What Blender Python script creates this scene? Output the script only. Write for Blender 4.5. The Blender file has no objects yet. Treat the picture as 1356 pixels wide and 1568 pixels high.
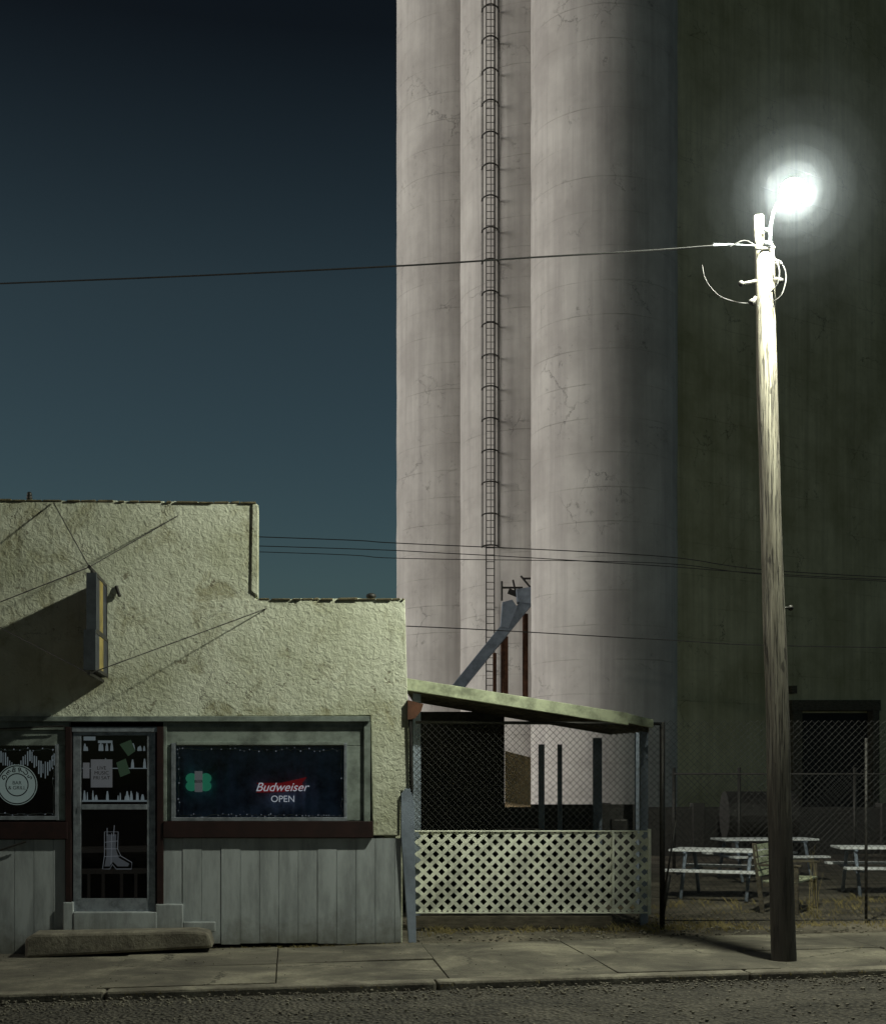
import bpy, bmesh, math, random
from mathutils import Vector, Matrix, noise
random.seed(7)
scene = bpy.context.scene
R = math.radians

# ------------------------------------------------------------ camera / survey
CAMZ = 1.83
FOC = 2000.0           # focal length in units of a 1356-wide frame
HX, HY = 678.0, 1200.0
SL = 0.012             # street climbs gently to the right
def gz(x): return SL*max(-12.0, min(12.0, x))
def at(px, py, d):     # world point sighted at depth d
    return Vector(((px-HX)/FOC*d, d, CAMZ+(HY-py)/FOC*d))
ANG = R(6.7); CA, SA, TA = math.cos(ANG), math.sin(ANG), math.tan(ANG)
T = Vector((CA, SA, 0)); N = Vector((SA, -CA, 0)); O = Vector((-0.32, 15.0, 0))
def FW(u, w, z):
    p = O + T*u + N*w
    return Vector((p.x, p.y, z+gz(p.x)))
def pw(px, py, w=0.0):  # point on plane parallel to the shop front, w metres in front of it
    k = (px-HX)/FOC
    y = (15.0+0.32*TA-w/CA)/(1-k*TA)
    return Vector((k*y, y, CAMZ+(HY-py)/FOC*y))

cam_d = bpy.data.cameras.new("camera"); cam = bpy.data.objects.new("camera", cam_d)
scene.collection.objects.link(cam); scene.camera = cam
cam.location = (0, 0, CAMZ); cam.rotation_euler = (R(90), 0, 0)
cam_d.sensor_fit = 'HORIZONTAL'; cam_d.sensor_width = 24.0
cam_d.lens = FOC/1356*24.0; cam_d.shift_y = (HY-784)/1356.0
cam_d.clip_end = 5000

# ------------------------------------------------------------ node helpers
def newmat(name):
    m = bpy.data.materials.new(name); m.use_nodes = True
    nt = m.node_tree; return m, nt, nt.nodes["Principled BSDF"]
def nd(nt, t, **kw):
    n = nt.nodes.new(t)
    for k, v in kw.items(): setattr(n, k, v)
    return n
def ramp(nt, src, stops):
    r = nt.nodes.new("ShaderNodeValToRGB")
    el = r.color_ramp.elements
    while len(el) < len(stops): el.new(0.5)
    for e, (p, c) in zip(el, stops):
        e.position = p
        e.color = (c, c, c, 1) if isinstance(c, (int, float)) else (*c, 1)
    nt.links.new(src, r.inputs[0]); return r.outputs[0]
def mixc(nt, f, a, b, mode='MIX'):
    m = nt.nodes.new("ShaderNodeMix"); m.data_type = 'RGBA'; m.blend_type = mode
    for s, v in ((0, f), (6, a), (7, b)):
        if hasattr(v, "links"): nt.links.new(v, m.inputs[s])
        elif isinstance(v, (int, float)): m.inputs[s].default_value = v
        else: m.inputs[s].default_value = (*v, 1)
    return m.outputs[2]
def coords(nt, scale=(1, 1, 1)):
    tc = nt.nodes.new("ShaderNodeTexCoord"); mp = nt.nodes.new("ShaderNodeMapping")
    mp.inputs["Scale"].default_value = scale
    nt.links.new(tc.outputs["Object"], mp.inputs[0]); return mp.outputs[0]
def tnoise(nt, vec, s, det=4, rough=0.6, dist=0.0):
    n = nt.nodes.new("ShaderNodeTexNoise"); nt.links.new(vec, n.inputs["Vector"])
    n.inputs["Scale"].default_value = s; n.inputs["Detail"].default_value = min(det, 5)
    n.inputs["Roughness"].default_value = rough; n.inputs["Distortion"].default_value = dist
    return n.outputs[0]
def math_(nt, op, a, b=0.0):
    m = nt.nodes.new("ShaderNodeMath"); m.operation = op
    for i, v in enumerate((a, b)):
        if isinstance(v, (int, float)): m.inputs[i].default_value = v
        else: nt.links.new(v, m.inputs[i])
    return m.outputs[0]
def bump(nt, bs, h, strength, dist):
    b = nt.nodes.new("ShaderNodeBump"); b.inputs["Strength"].default_value = strength
    b.inputs["Distance"].default_value = dist
    nt.links.new(h, b.inputs["Height"]); nt.links.new(b.outputs[0], bs.inputs["Normal"])
def cracks(nt, v, warp_s, warp, sc, width):
    nz = nt.nodes.new("ShaderNodeTexNoise"); nz.inputs["Scale"].default_value = warp_s; nz.inputs["Detail"].default_value = 5; nz.inputs["Roughness"].default_value = 0.7
    nt.links.new(v, nz.inputs["Vector"])
    mx = nt.nodes.new("ShaderNodeMix"); mx.data_type = 'VECTOR'; mx.inputs[0].default_value = warp
    nt.links.new(v, mx.inputs[4]); nt.links.new(nz.outputs[1], mx.inputs[5])
    vo = nt.nodes.new("ShaderNodeTexVoronoi"); vo.feature = 'DISTANCE_TO_EDGE'; vo.inputs["Scale"].default_value = sc
    nt.links.new(mx.outputs[1], vo.inputs["Vector"])
    return ramp(nt, vo.outputs["Distance"], [(0.0, 1.0), (width, 0.0)])

def mat_simple(name, col, rough=0.7, metal=0.0, var=0.35, sc=6.0, bmp=0.15, bd=0.01, stretch=(1, 1, 1), dirt=None):
    m, nt, bs = newmat(name)
    v = coords(nt, stretch)
    n1 = tnoise(nt, v, sc, 5, 0.68)
    dark = tuple(c*(1-var) for c in col); lite = tuple(min(1, c*(1+var*0.4)) for c in col)
    c = ramp(nt, n1, [(0.35, dark), (0.6, lite)])
    if dirt:
        vb = coords(nt); sep = nd(nt, "ShaderNodeSeparateXYZ"); nt.links.new(vb, sep.inputs[0])
        z = math_(nt, 'ADD', sep.outputs[2], math_(nt, 'MULTIPLY', tnoise(nt, vb, 5, 4, .7), 0.6))
        f = ramp(nt, z, [(0.25, 0.75), (0.62, 0.0)])
        c = mixc(nt, f, c, dirt)
    nt.links.new(c, bs.inputs["Base Color"])
    bs.inputs["Roughness"].default_value = rough; bs.inputs["Metallic"].default_value = metal
    if bmp > 0.25: bump(nt, bs, n1, bmp, bd)
    return m
def mat_emit(name, col, st, base=None, sample=False):
    m, nt, bs = newmat(name)
    bs.inputs["Base Color"].default_value = (*(base or col), 1)
    bs.inputs["Emission Color"].default_value = (*col, 1)
    bs.inputs["Emission Strength"].default_value = st
    if not sample: m.cycles.emission_sampling = 'NONE'
    return m

def mat_stucco():
    m, nt, bs = newmat("painted_stucco")
    v = coords(nt)
    big = tnoise(nt, v, 0.9, 4, 0.65, 0.3)
    c = ramp(nt, big, [(0.28, (0.40, 0.41, 0.28)), (0.5, (0.57, 0.59, 0.46)), (0.72, (0.70, 0.72, 0.59))])
    st = ramp(nt, tnoise(nt, v, 1.7, 5, 0.75, 0.6), [(0.52, 0.0), (0.66, 1.0)])
    c = mixc(nt, math_(nt, 'MULTIPLY', st, 0.6), c, (0.24, 0.21, 0.09))
    vd = coords(nt, (7, 7, 0.5))
    dr = ramp(nt, tnoise(nt, vd, 1.6, 3, 0.6), [(0.54, 0.0), (0.8, 1.0)])
    c = mixc(nt, math_(nt, 'MULTIPLY', dr, 0.4), c, (0.2, 0.2, 0.14))
    cr = cracks(nt, v, 3, 0.35, 1.1, 0.006)
    crk = math_(nt, 'MULTIPLY', cr, ramp(nt, big, [(0.48, 0.0), (0.56, 1.0)]))
    fl = ramp(nt, tnoise(nt, v, 5.5, 5, 0.7), [(0.63, 0.0), (0.67, 1.0)])
    c = mixc(nt, math_(nt, 'MULTIPLY', fl, 0.7), c, (0.15, 0.13, 0.08))
    c = mixc(nt, math_(nt, 'MULTIPLY', crk, 0.7), c, (0.06, 0.05, 0.03))
    nt.links.new(c, bs.inputs["Base Color"])
    bs.inputs["Roughness"].default_value = 0.9
    h1 = ramp(nt, tnoise(nt, v, 17, 5, 0.62, 0.5), [(0.35, 0.0), (0.65, 1.0)])
    h = math_(nt, 'SUBTRACT', h1, math_(nt, 'MULTIPLY', math_(nt, 'ADD', crk, fl), 0.6))
    h = math_(nt, 'ADD', h, math_(nt, 'MULTIPLY', st, -0.5))
    bump(nt, bs, h, 0.55, 0.012)
    return m

def mat_silo(name, ca, cb, stain, bd=0.05, grime=0.5):
    m, nt, bs = newmat(name)
    v = coords(nt)
    big = tnoise(nt, v, 0.35, 5, 0.65)
    c = ramp(nt, big, [(0.32, ca), (0.66, cb)])
    vs = coords(nt, (1.4, 1.4, 0.05))
    stx = ramp(nt, tnoise(nt, vs, 1.3, 4, 0.7), [(0.42, 0.0), (0.7, 1.0)])
    c = mixc(nt, math_(nt, 'MULTIPLY', stx, 0.5), c, stain)
    sep = nt.nodes.new("ShaderNodeSeparateXYZ"); nt.links.new(v, sep.inputs[0])
    fr = math_(nt, 'FRACT', math_(nt, 'DIVIDE', math_(nt, 'ADD', sep.outputs[2], math_(nt, 'MULTIPLY', big, 0.15)), 1.35))
    ln = ramp(nt, fr, [(0.0, 1.0), (0.03, 0.0)])
    md = tnoise(nt, v, 0.42, 5, 0.68)
    ln = math_(nt, 'MULTIPLY', ln, ramp(nt, md, [(0.40, 0.0), (0.60, 1.0)]))
    c = mixc(nt, math_(nt, 'MULTIPLY', ln, 0.4), c, (0.1, 0.09, 0.08))
    cr = cracks(nt, v, 0.9, 0.55, 1.0, 0.010)
    cm = ramp(nt, md, [(0.50, 0.0), (0.62, 1.0)])
    sp = ramp(nt, tnoise(nt, v, 2.6, 5, 0.8), [(0.58, 0.0), (0.67, 1.0)])
    cr = math_(nt, 'MULTIPLY', math_(nt, 'MAXIMUM', cr, math_(nt, 'MULTIPLY', sp, 0.85)), cm)
    c = mixc(nt, math_(nt, 'MULTIPLY', cr, grime), c, tuple(k*0.25 for k in ca))
    nt.links.new(c, bs.inputs["Base Color"]); bs.inputs["Roughness"].default_value = 0.85
    h = math_(nt, 'SUBTRACT', md, math_(nt, 'MULTIPLY', math_(nt, 'ADD', cr, ln), 0.5))
    bump(nt, bs, h, 0.6, bd)
    return m

def mat_ground(name, cols, sc, bs_sc, bmp, bd, crack=False, stone=0.0):
    m, nt, bs = newmat(name)
    v = coords(nt)
    a = tnoise(nt, v, sc, 5, 0.7, 0.4)
    c = ramp(nt, a, [(0.36, cols[0]), (0.5, cols[1]), (0.64, cols[2])])
    g = tnoise(nt, v, bs_sc, 4, 0.7)
    c = mixc(nt, ramp(nt, g, [(0.4, 0.0), (0.7, 0.6)]), c, cols[3])
    h = math_(nt, 'ADD', g, a)
    if stone:
        vo = nt.nodes.new("ShaderNodeTexVoronoi"); vo.inputs["Scale"].default_value = stone
        nt.links.new(v, vo.inputs["Vector"])
        c = mixc(nt, 0.55, c, ramp(nt, vo.outputs["Distance"], [(0.1, cols[2]), (0.6, cols[0])]))
        h = math_(nt, 'SUBTRACT', h, vo.outputs["Distance"])
    if crack:
        cr = cracks(nt, v, 2.5, 0.35, 0.8, 0.010)
        cr = math_(nt, 'MULTIPLY', cr, ramp(nt, a, [(0.45, 0.0), (0.55, 1.0)]))
        c = mixc(nt, math_(nt, 'MULTIPLY', cr, 0.85), c, (0.015, 0.013, 0.01))
        h = math_(nt, 'SUBTRACT', h, math_(nt, 'MULTIPLY', cr, 1.5))
    nt.links.new(c, bs.inputs["Base Color"]); bs.inputs["Roughness"].default_value = 0.92
    bump(nt, bs, h, bmp, bd)
    return m

def mat_glass(name):
    m = bpy.data.materials.new(name); m.use_nodes = True; nt = m.node_tree
    for n in list(nt.nodes):
        if n.type != 'OUTPUT_MATERIAL': nt.nodes.remove(n)
    out = nt.nodes[0]
    tr = nd(nt, "ShaderNodeBsdfTransparent"); tr.inputs[0].default_value = (0.88, 0.9, 0.92, 1)
    gl = nd(nt, "ShaderNodeBsdfGlossy"); gl.inputs["Roughness"].default_value = 0.04
    fr = nd(nt, "ShaderNodeFresnel"); fr.inputs[0].default_value = 1.45
    mx = nd(nt, "ShaderNodeMixShader")
    nt.links.new(fr.outputs[0], mx.inputs[0]); nt.links.new(tr.outputs[0], mx.inputs[1]); nt.links.new(gl.outputs[0], mx.inputs[2])
    nt.links.new(mx.outputs[0], out.inputs[0]); return m
def mat_polewood():
    m, nt, bs = newmat("weathered_pole_wood")
    v = coords(nt, (9, 9, 0.45)); g = tnoise(nt, v, 3.0, 5, 0.7)
    v2 = coords(nt, (34, 34, 1.0)); g2 = ramp(nt, tnoise(nt, v2, 2.0, 3, 0.6), [(0.55, 0.0), (0.62, 1.0)])
    v3 = coords(nt, (6, 6, 1.6)); kn = ramp(nt, tnoise(nt, v3, 2.2, 3, 0.5), [(0.66, 0.0), (0.70, 1.0)])
    c = ramp(nt, g, [(0.3, (0.15, 0.135, 0.10)), (0.65, (0.38, 0.355, 0.28))])
    c = mixc(nt, math_(nt, 'MULTIPLY', math_(nt, 'MAXIMUM', g2, kn), 0.8), c, (0.035, 0.030, 0.025))
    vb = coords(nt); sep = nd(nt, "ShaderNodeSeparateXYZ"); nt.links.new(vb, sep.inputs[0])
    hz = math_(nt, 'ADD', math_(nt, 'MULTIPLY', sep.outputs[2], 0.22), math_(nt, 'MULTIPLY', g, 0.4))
    foot_shade = ramp(nt, hz, [(0.5, 1.0), (1.3, 0.0)])  # lamp falloff down the pole, painted into the wood colour
    c = mixc(nt, math_(nt, 'MULTIPLY', foot_shade, 0.92), c, (0.032, 0.028, 0.024))
    nt.links.new(c, bs.inputs["Base Color"]); bs.inputs["Roughness"].default_value = 0.85
    bump(nt, bs, math_(nt, 'SUBTRACT', g, g2), 0.8, 0.014); return m

STUCCO = mat_stucco()
SILO = mat_silo("weathered_white_concrete", (0.52, 0.49, 0.47), (0.75, 0.72, 0.69), (0.37, 0.34, 0.34), 0.05, 0.6)
HOUSE = mat_silo("olive_stained_concrete", (0.42, 0.40, 0.23), (0.72, 0.69, 0.47), (0.28, 0.26, 0.15), 0.05, 0.8)
SIDING = mat_simple("grey_painted_siding", (0.34, 0.37, 0.38), 0.6, 0, 0.3, 2.0, 0.1, 0.004, (3, 3, 0.6), (0.09, 0.085, 0.06))
TRIM = mat_simple("grey_green_trim_paint", (0.20, 0.235, 0.21), 0.6, 0, 0.45, 5, 0.3, 0.004)
REDP = mat_simple("oxblood_paint", (0.022, 0.008, 0.007), 0.5, 0, 0.4, 8, 0.2, 0.003)
CAP = mat_simple("parapet_cap_mortar", (0.14, 0.12, 0.07), 0.95, 0, 0.6, 9, 0.7, 0.02)
ALU = mat_simple("dull_aluminium", (0.30, 0.33, 0.37), 0.42, 0.5, 0.4, 9, 0.1, 0.002)
BLACK = mat_simple("dark_interior", (0.012, 0.013, 0.015), 0.9)
DKMET = mat_simple("dark_steel", (0.05, 0.048, 0.045), 0.55, 0.5, 0.4, 12, 0.2, 0.003)
RUST = mat_simple("rusty_steel", (0.13, 0.055, 0.03), 0.85, 0.1, 0.5, 4, 0.3, 0.01)
GALV = mat_simple("galvanised_wire", (0.08, 0.08, 0.078), 0.5, 0.4, 0.3, 20, 0.1, 0.002)
GLASS = mat_glass("window_glass")
CURT = mat_simple("blue_curtain", (0.26, 0.38, 0.60), 0.9, 0, 0.7, 3, 0.2, 0.01)
OCHRE = mat_simple("faded_yellow_sign_face", (0.30, 0.23, 0.07), 0.5, 0, 0.5, 4, 0.1, 0.003)
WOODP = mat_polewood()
WOOD = mat_simple("old_timber", (0.10, 0.085, 0.06), 0.85, 0, 0.5, 5, 0.4, 0.008, (1, 1, 4))
GREENB = mat_simple("pale_green_fascia_paint", (0.44, 0.48, 0.33), 0.7, 0, 0.5, 5, 0.3, 0.005)
LATT = mat_simple("white_lattice_paint", (0.78, 0.80, 0.68), 0.7, 0, 0.4, 3, 0.2, 0.003)
TABLE = mat_simple("white_table_paint", (0.8, 0.82, 0.84), 0.5, 0, 0.2, 5, 0.1, 0.003)
BLUEG = mat_simple("blue_grey_steel", (0.22, 0.26, 0.32), 0.6, 0.1, 0.3, 3, 0.2, 0.006)
PLY = mat_simple("plywood", (0.6, 0.42, 0.28), 0.8, 0, 0.3, 4, 0.1, 0.003)
WALK = mat_ground("old_concrete_pavement", [(0.05, 0.046, 0.036), (0.12, 0.11, 0.085), (0.26, 0.24, 0.18), (0.07, 0.062, 0.047)], 0.8, 34, 0.5, 0.014, True)
ROADM = mat_ground("gritty_asphalt", [(0.025, 0.023, 0.019), (0.065, 0.058, 0.047), (0.16, 0.145, 0.115), (0.18, 0.16, 0.125)], 1.1, 16, 1.0, 0.05, False, 24)
DIRT = mat_ground("dirt_yard", [(0.05, 0.043, 0.032), (0.12, 0.105, 0.078), (0.24, 0.21, 0.155), (0.08, 0.07, 0.052)], 0.9, 18, 0.9, 0.05)
KERBM = mat_ground("kerb_concrete", [(0.09, 0.08, 0.062), (0.17, 0.155, 0.12), (0.28, 0.26, 0.20), (0.08, 0.07, 0.055)], 2.0, 30, 0.5, 0.02)
BRICK, nt_, bs_ = newmat("red_brick")
_b = nd(nt_, "ShaderNodeTexBrick"); _b.inputs["Scale"].default_value = 4
_b.inputs["Color1"].default_value = (0.12, 0.04, 0.03, 1); _b.inputs["Color2"].default_value = (0.08, 0.03, 0.02, 1); _b.inputs["Mortar"].default_value = (0.12, 0.11, 0.1, 1)
_mp = nd(nt_, "ShaderNodeMapping"); _mp.inputs["Rotation"].default_value = (R(90), 0, R(90))
_tc = nd(nt_, "ShaderNodeTexCoord"); nt_.links.new(_tc.outputs["Object"], _mp.inputs[0]); nt_.links.new(_mp.outputs[0], _b.inputs[0])
nt_.links.new(_b.outputs[0], bs_.inputs["Base Color"])

# ------------------------------------------------------------ mesh helpers
def root(name, loc=(0, 0, 0)):
    e = bpy.data.objects.new(name, None); e.empty_display_size = 0.3
    scene.collection.objects.link(e); e.location = loc; return e
class M:
    def __init__(s): s.v = []; s.f = []
    def add(s, vs, fs):
        b = len(s.v); s.v += [tuple(x) for x in vs]; s.f += [tuple(i+b for i in f) for f in fs]; return s
    def hexa(s, p):
        return s.add(p, [(0, 1, 2, 3), (7, 6, 5, 4), (0, 4, 5, 1), (1, 5, 6, 2), (2, 6, 7, 3), (3, 7, 4, 0)])
    def box(s, x0, x1, y0, y1, z0, z1):
        return s.hexa([(x0, y0, z0), (x1, y0, z0), (x1, y0, z1), (x0, y0, z1), (x0, y1, z0), (x1, y1, z0), (x1, y1, z1), (x0, y1, z1)])
    def fbox(s, u0, u1, w0, w1, z0, z1):
        return s.hexa([FW(u0, w1, z0), FW(u1, w1, z0), FW(u1, w1, z1), FW(u0, w1, z1), FW(u0, w0, z0), FW(u1, w0, z0), FW(u1, w0, z1), FW(u0, w0, z1)])
    def _pr(s, fr, bk):
        n = len(fr); fs = [tuple(range(n)), tuple(range(2*n-1, n-1, -1))]
        for i in range(n):
            j = (i+1) % n; fs.append((i, i+n, j+n, j))
        return s.add(fr+bk, fs)
    def prism(s, pts, wf, wb):
        fr = [pw(a, b, wf) for a, b in pts]; return s._pr(fr, [p - N*(wf-wb) for p in fr])
    def rect(s, x0, y0, x1, y1, wf, wb): return s.prism([(x0, y1), (x1, y1), (x1, y0), (x0, y0)], wf, wb)
    def dprism(s, pts, d, th):
        fr = [at(a, b, d) for a, b in pts]; return s._pr(fr, [p + Vector((0, th, 0)) for p in fr])
    def tube(s, pts, r, n=6, r1=None, closed=False):
        pts = [Vector(p) for p in pts]; k = len(pts); rings = []
        for i, p in enumerate(pts):
            a = pts[(i-1) % k] if (i > 0 or closed) else p
            b = pts[(i+1) % k] if (i < k-1 or closed) else p
            d = (b-a).normalized()
            up = Vector((0, 0, 1)) if abs(d.z) < 0.9 else Vector((0, 1, 0))
            e1 = d.cross(up).normalized(); e2 = d.cross(e1)
            rr = r if r1 is None else r+(r1-r)*i/(k-1)
            rings.append([p+e1*math.cos(2*math.pi*j/n)*rr+e2*math.sin(2*math.pi*j/n)*rr for j in range(n)])
        vs = [v for g in rings for v in g]; fs = []
        for i in range(k if closed else k-1):
            a, b = i*n, ((i+1) % k)*n
            for j in range(n): fs.append((a+j, a+(j+1) % n, b+(j+1) % n, b+j))
        if not closed: fs += [tuple(range(n))[::-1], tuple(range((k-1)*n, k*n))]
        return s.add(vs, fs)
    def ball(s, c, r, a=10, b=7, sz=1.0):
        c = Vector(c); vs = [c+Vector((0, 0, r*sz))]; fs = []
        for i in range(1, b):
            t = math.pi*i/b
            for j in range(a):
                f = 2*math.pi*j/a; vs.append(c+Vector((r*math.sin(t)*math.cos(f), r*math.sin(t)*math.sin(f), r*sz*math.cos(t))))
        vs.append(c-Vector((0, 0, r*sz)))
        for j in range(a): fs.append((0, 1+j, 1+(j+1) % a))
        for i in range(b-2):
            for j in range(a): fs.append((1+i*a+j, 1+(i+1)*a+j, 1+(i+1)*a+(j+1) % a, 1+i*a+(j+1) % a))
        e = len(vs)-1; q = 1+(b-2)*a
        for j in range(a): fs.append((q+j, e, q+(j+1) % a))
        return s.add(vs, fs)
    def obj(s, name, mat, parent=None, smooth=False, bev=0.0):
        me = bpy.data.meshes.new(name); me.from_pydata(s.v, [], s.f); me.update()
        bm = bmesh.new(); bm.from_mesh(me); bmesh.ops.recalc_face_normals(bm, faces=bm.faces); bm.to_mesh(me); bm.free()
        o = bpy.data.objects.new(name, me); scene.collection.objects.link(o)
        me.materials.append(mat)
        if smooth:
            for p in me.polygons: p.use_smooth = True
        if bev:
            b = o.modifiers.new("bevel", 'BEVEL'); b.width = bev; b.segments = 2; b.limit_method = 'ANGLE'
        if parent: o.parent = parent; o.matrix_parent_inverse = Matrix.Translation(-parent.location)
        return o
def text(name, body, size, loc, mat, parent, shear=0.0, bold=0.0, rotz=0.0):
    c = bpy.data.curves.new(name, 'FONT'); c.body = body; c.size = size; c.shear = shear
    c.align_x = 'CENTER'; c.align_y = 'CENTER'; c.extrude = 0.002; c.offset = bold
    o = bpy.data.objects.new(name, c); scene.collection.objects.link(o)
    c.materials.append(mat); o.location = loc; o.rotation_euler = (R(90), rotz, ANG); o.parent = parent
    return o

# ------------------------------------------------------------ ground, pavement, road
def strip_sheet(name, us, ws, zf, mat, parent=None):
    m = M(); nu, nw = len(us), len(ws)
    vs = [FW(u, w, zf(u, w)) for w in ws for u in us]
    fs = [(j*nu+i, j*nu+i+1, (j+1)*nu+i+1, (j+1)*nu+i) for j in range(nw-1) for i in range(nu-1)]
    return m.add(vs, fs).obj(name, mat, parent, smooth=True)
def lin(a, b, n): return [a+(b-a)*i/n for i in range(n+1)]
us = [-1500, -400, -100, -40, -20]+lin(-12, 14, 130)+[20, 40, 100, 400, 1500]
wsb = [-2500, -600, -200, -100, -60, -40, -25]+lin(-16, 0, 60)[1:]+lin(0, 2.85, 6)[1:]
def zg(u, w):
    if w > 2.86: return -0.12
    b = -0.02
    if w > -0.2: b = -0.05
    if -16 < w < -0.3 and -12 < u < 14:
        b += 0.05*noise.noise(Vector((u*0.5, w*0.5, 0)))+0.02*noise.noise(Vector((u*2.3, w*2.3, 1)))
        b = min(b, 0.02)
    return b
strip_sheet("ground", us, wsb+[2.87, 6, 12, 14, 30, 100, 600, 2500], zg, DIRT)
def zr(u, w):
    e = max(0, min(1, (w-2.95)*1.5))
    return -0.075+0.03*noise.noise(Vector((u*0.8, w*1.6, 3)))*e+0.016*noise.noise(Vector((u*4, w*4, 5)))*e+0.03*e*0.5+0.008*noise.noise(Vector((u*13, w*13, 5)))*e
strip_sheet("road", [-300, -60, -20]+lin(-9, 9, 400)+[20, 60, 300], lin(2.98, 6.5, 110)+[8, 10, 12.5], zr, ROADM)
walk = root("pavement")
m = M(); u = -21.0
while u < 24:
    L = 1.62
    for (w0, w1) in ((0.02, 1.38), (1.40, 2.76)):
        t = [random.uniform(-0.014, 0.012) for _ in range(4)]
        g = 0.005
        a, b = u+g, u+L-g
        top = [FW(a, w1-g, t[0]), FW(b, w1-g, t[1]), FW(b, w0+g, t[2]), FW(a, w0+g, t[3])]
        m.hexa([p-Vector((0, 0, 0.1)) for p in top]+top)
    u += L
m.obj("slabs", WALK, walk, bev=0.006)
m = M(); u = -24.0
while u < 26:
    a = random.uniform(-0.012, 0.012)
    m.hexa([FW(u, 2.98+a, -0.2), FW(u+2.98, 2.98+a, -0.2), FW(u+2.98, 2.965+a, 0.004), FW(u, 2.965+a, 0.004), FW(u, 2.77, -0.2), FW(u+2.98, 2.77, -0.2), FW(u+2.98, 2.77, 0.004), FW(u, 2.77, 0.004)])
    u += 2.99
m.obj("kerb", KERBM, walk, bev=0.025)

# ------------------------------------------------------------ the shop
shop = root("stucco_bar_building")
pts = [(-420, 1102), (-420, 762)]
x = -400
while x < 385:
    pts.append((x, 765+x*0.012+random.uniform(-1.8, 1.8))); x += random.uniform(8, 22)
pts += [(394, 771), (394, 800), (392, 830), (394, 862), (392.5, 880), (393.5, 900), (391, 917)]
x = 402
while x < 615:
    pts.append((x, 917+random.uniform(-1.5, 2.0))); x += random.uniform(8, 20)
pts += [(620, 917), (622, 1000), (625, 1100), (627, 1212), (613, 1212), (612, 1280), (571, 1280), (567, 1096)]
M().prism(pts, 0.0, -0.28).obj("stucco_wall", STUCCO, shop, bev=0.012)
m = M()
def cap(x0, x1, yf, dw=0.02):
    x = x0
    while x < x1:
        w = random.uniform(8, 34); e = min(x+w, x1)
        h = random.uniform(0.6, 2.6)
        m.prism([(x, yf(x)+1.5), (e, yf(e)+1.5), (e-1, yf(e)-h), (x+1, yf(x)-h*random.uniform(.4, 1))], dw+random.uniform(-.01, .01), -0.30)
        x = e+random.choice([0.3, 0.3, 2, 7])
cap(-400, 392, lambda x: 765+x*0.012)
cap(396, 619, lambda x: 917)
m.obj("parapet_cap", CAP, shop, bev=0.006)
m = M(); m.prism([(386, 772), (395.5, 773), (395, 914), (384, 905)], 0.02, -0.3); m.obj("step_edge_render", STUCCO, shop, bev=0.01)
m = M(); m.ball(pw(568, 913, -0.15), 0.06, sz=0.6); m.ball(pw(45, 762, -0.1), 0.035); m.ball(pw(45, 757, -0.1), 0.03); m.obj("parapet_vent", DKMET, shop, True)
m = M()
m.fbox(-9.2, -0.16, -11, -0.29, 3.0, 3.25)
m.fbox(-0.34, -0.12, -11, -0.285, -0.1, 3.7)
m.fbox(-9.4, -9.2, -11, -0.29, -0.1, 4.2)
m.fbox(-9.4, -0.12, -11.2, -11.0, -0.1, 3.7)
m.obj("side_and_rear_walls", STUCCO, shop)
M().fbox(-9.1, -0.4, -6, -5.8, 0, 3).obj("interior_partition", BLACK, shop)
M().fbox(-9.15, -0.38, -10.9, -0.3, -0.02, 0.02).obj("interior_floor", BLACK, shop)
m = M()
def siding(x0, x1, y0, y1):
    x = x0
    while x < x1-1:
        e = min(x+29.5, x1)
        m.rect(x+0.35, y0, e-0.35, y1+random.uniform(-3, 1), random.uniform(-0.014, -0.006), -0.08); x = e
    m.rect(x0, y0+1, x1, y1-1, -0.022, -0.1)
siding(250, 614, 1284, 1446); siding(-420, 100, 1286, 1465)
m.obj("vertical_board_siding", SIDING, shop)
m = M()
m.prism([(614, 1280), (614, 1216), (620, 1208), (628, 1208), (634, 1230), (637, 1446), (626, 1446)], 0.035, -0.06)
m.obj("corner_board", BLUEG, shop, bev=0.004)
m = M()
m.rect(-420, 1097, 566, 1105, 0.06, -0.1)
m.rect(-420, 1105.5, 106, 1118, 0.025, -0.1)
m.rect(251, 1105.5, 560, 1142, 0.0, -0.1)
m.rect(251, 1142.5, 268, 1257, 0.0, -0.1); m.rect(529, 1142.5, 560, 1257, 0.0, -0.1)
m.rect(86, 1142.5, 102, 1257, 0.0, -0.1); m.rect(-420, 1118.5, 102, 1142, 0.0, -0.1)
m.rect(557, 1105.5, 566.5, 1258, 0.03, -0.1); m.rect(250, 1105.5, 255, 1258, 0.03, -0.1)
m.rect(270, 1136, 527, 1141, 0.03, 0.0); m.rect(256, 1112, 556, 1116, 0.012, 0.0)
m.obj("window_surround_boards", TRIM, shop, bev=0.004)
m = M()
m.rect(262, 1138, 268.5, 1256, 0.03, 0.001); m.rect(526.5, 1138, 531, 1256, 0.03, 0.001)
m.rect(262, 1252, 531, 1257.5, 0.045, -0.02); m.rect(84, 1140, 89, 1256, 0.03, 0.001); m.rect(-420, 1250, 89, 1256, 0.045, -0.02)
m.rect(110, 1113, 243, 1121, 0.02, -0.06)
m.rect(112, 1121, 124, 1378, -0.005, -0.06); m.rect(225, 1121, 238, 1378, -0.005, -0.06)
m.rect(112, 1376, 238, 1396, -0.01, -0.055); m.rect(124, 1232, 225, 1240, 0.02, 0.0)
m.rect(118, 1205, 123, 1262, 0.06, 0.03); m.rect(124, 1121, 225, 1126, -0.005, -0.06)
m.obj("aluminium_door_and_window_frames", ALU, shop, bev=0.003)
m = M()
m.rect(250, 1258, 571, 1283, 0.05, -0.1); m.rect(-420, 1259, 103, 1285, 0.05, -0.1)
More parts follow.
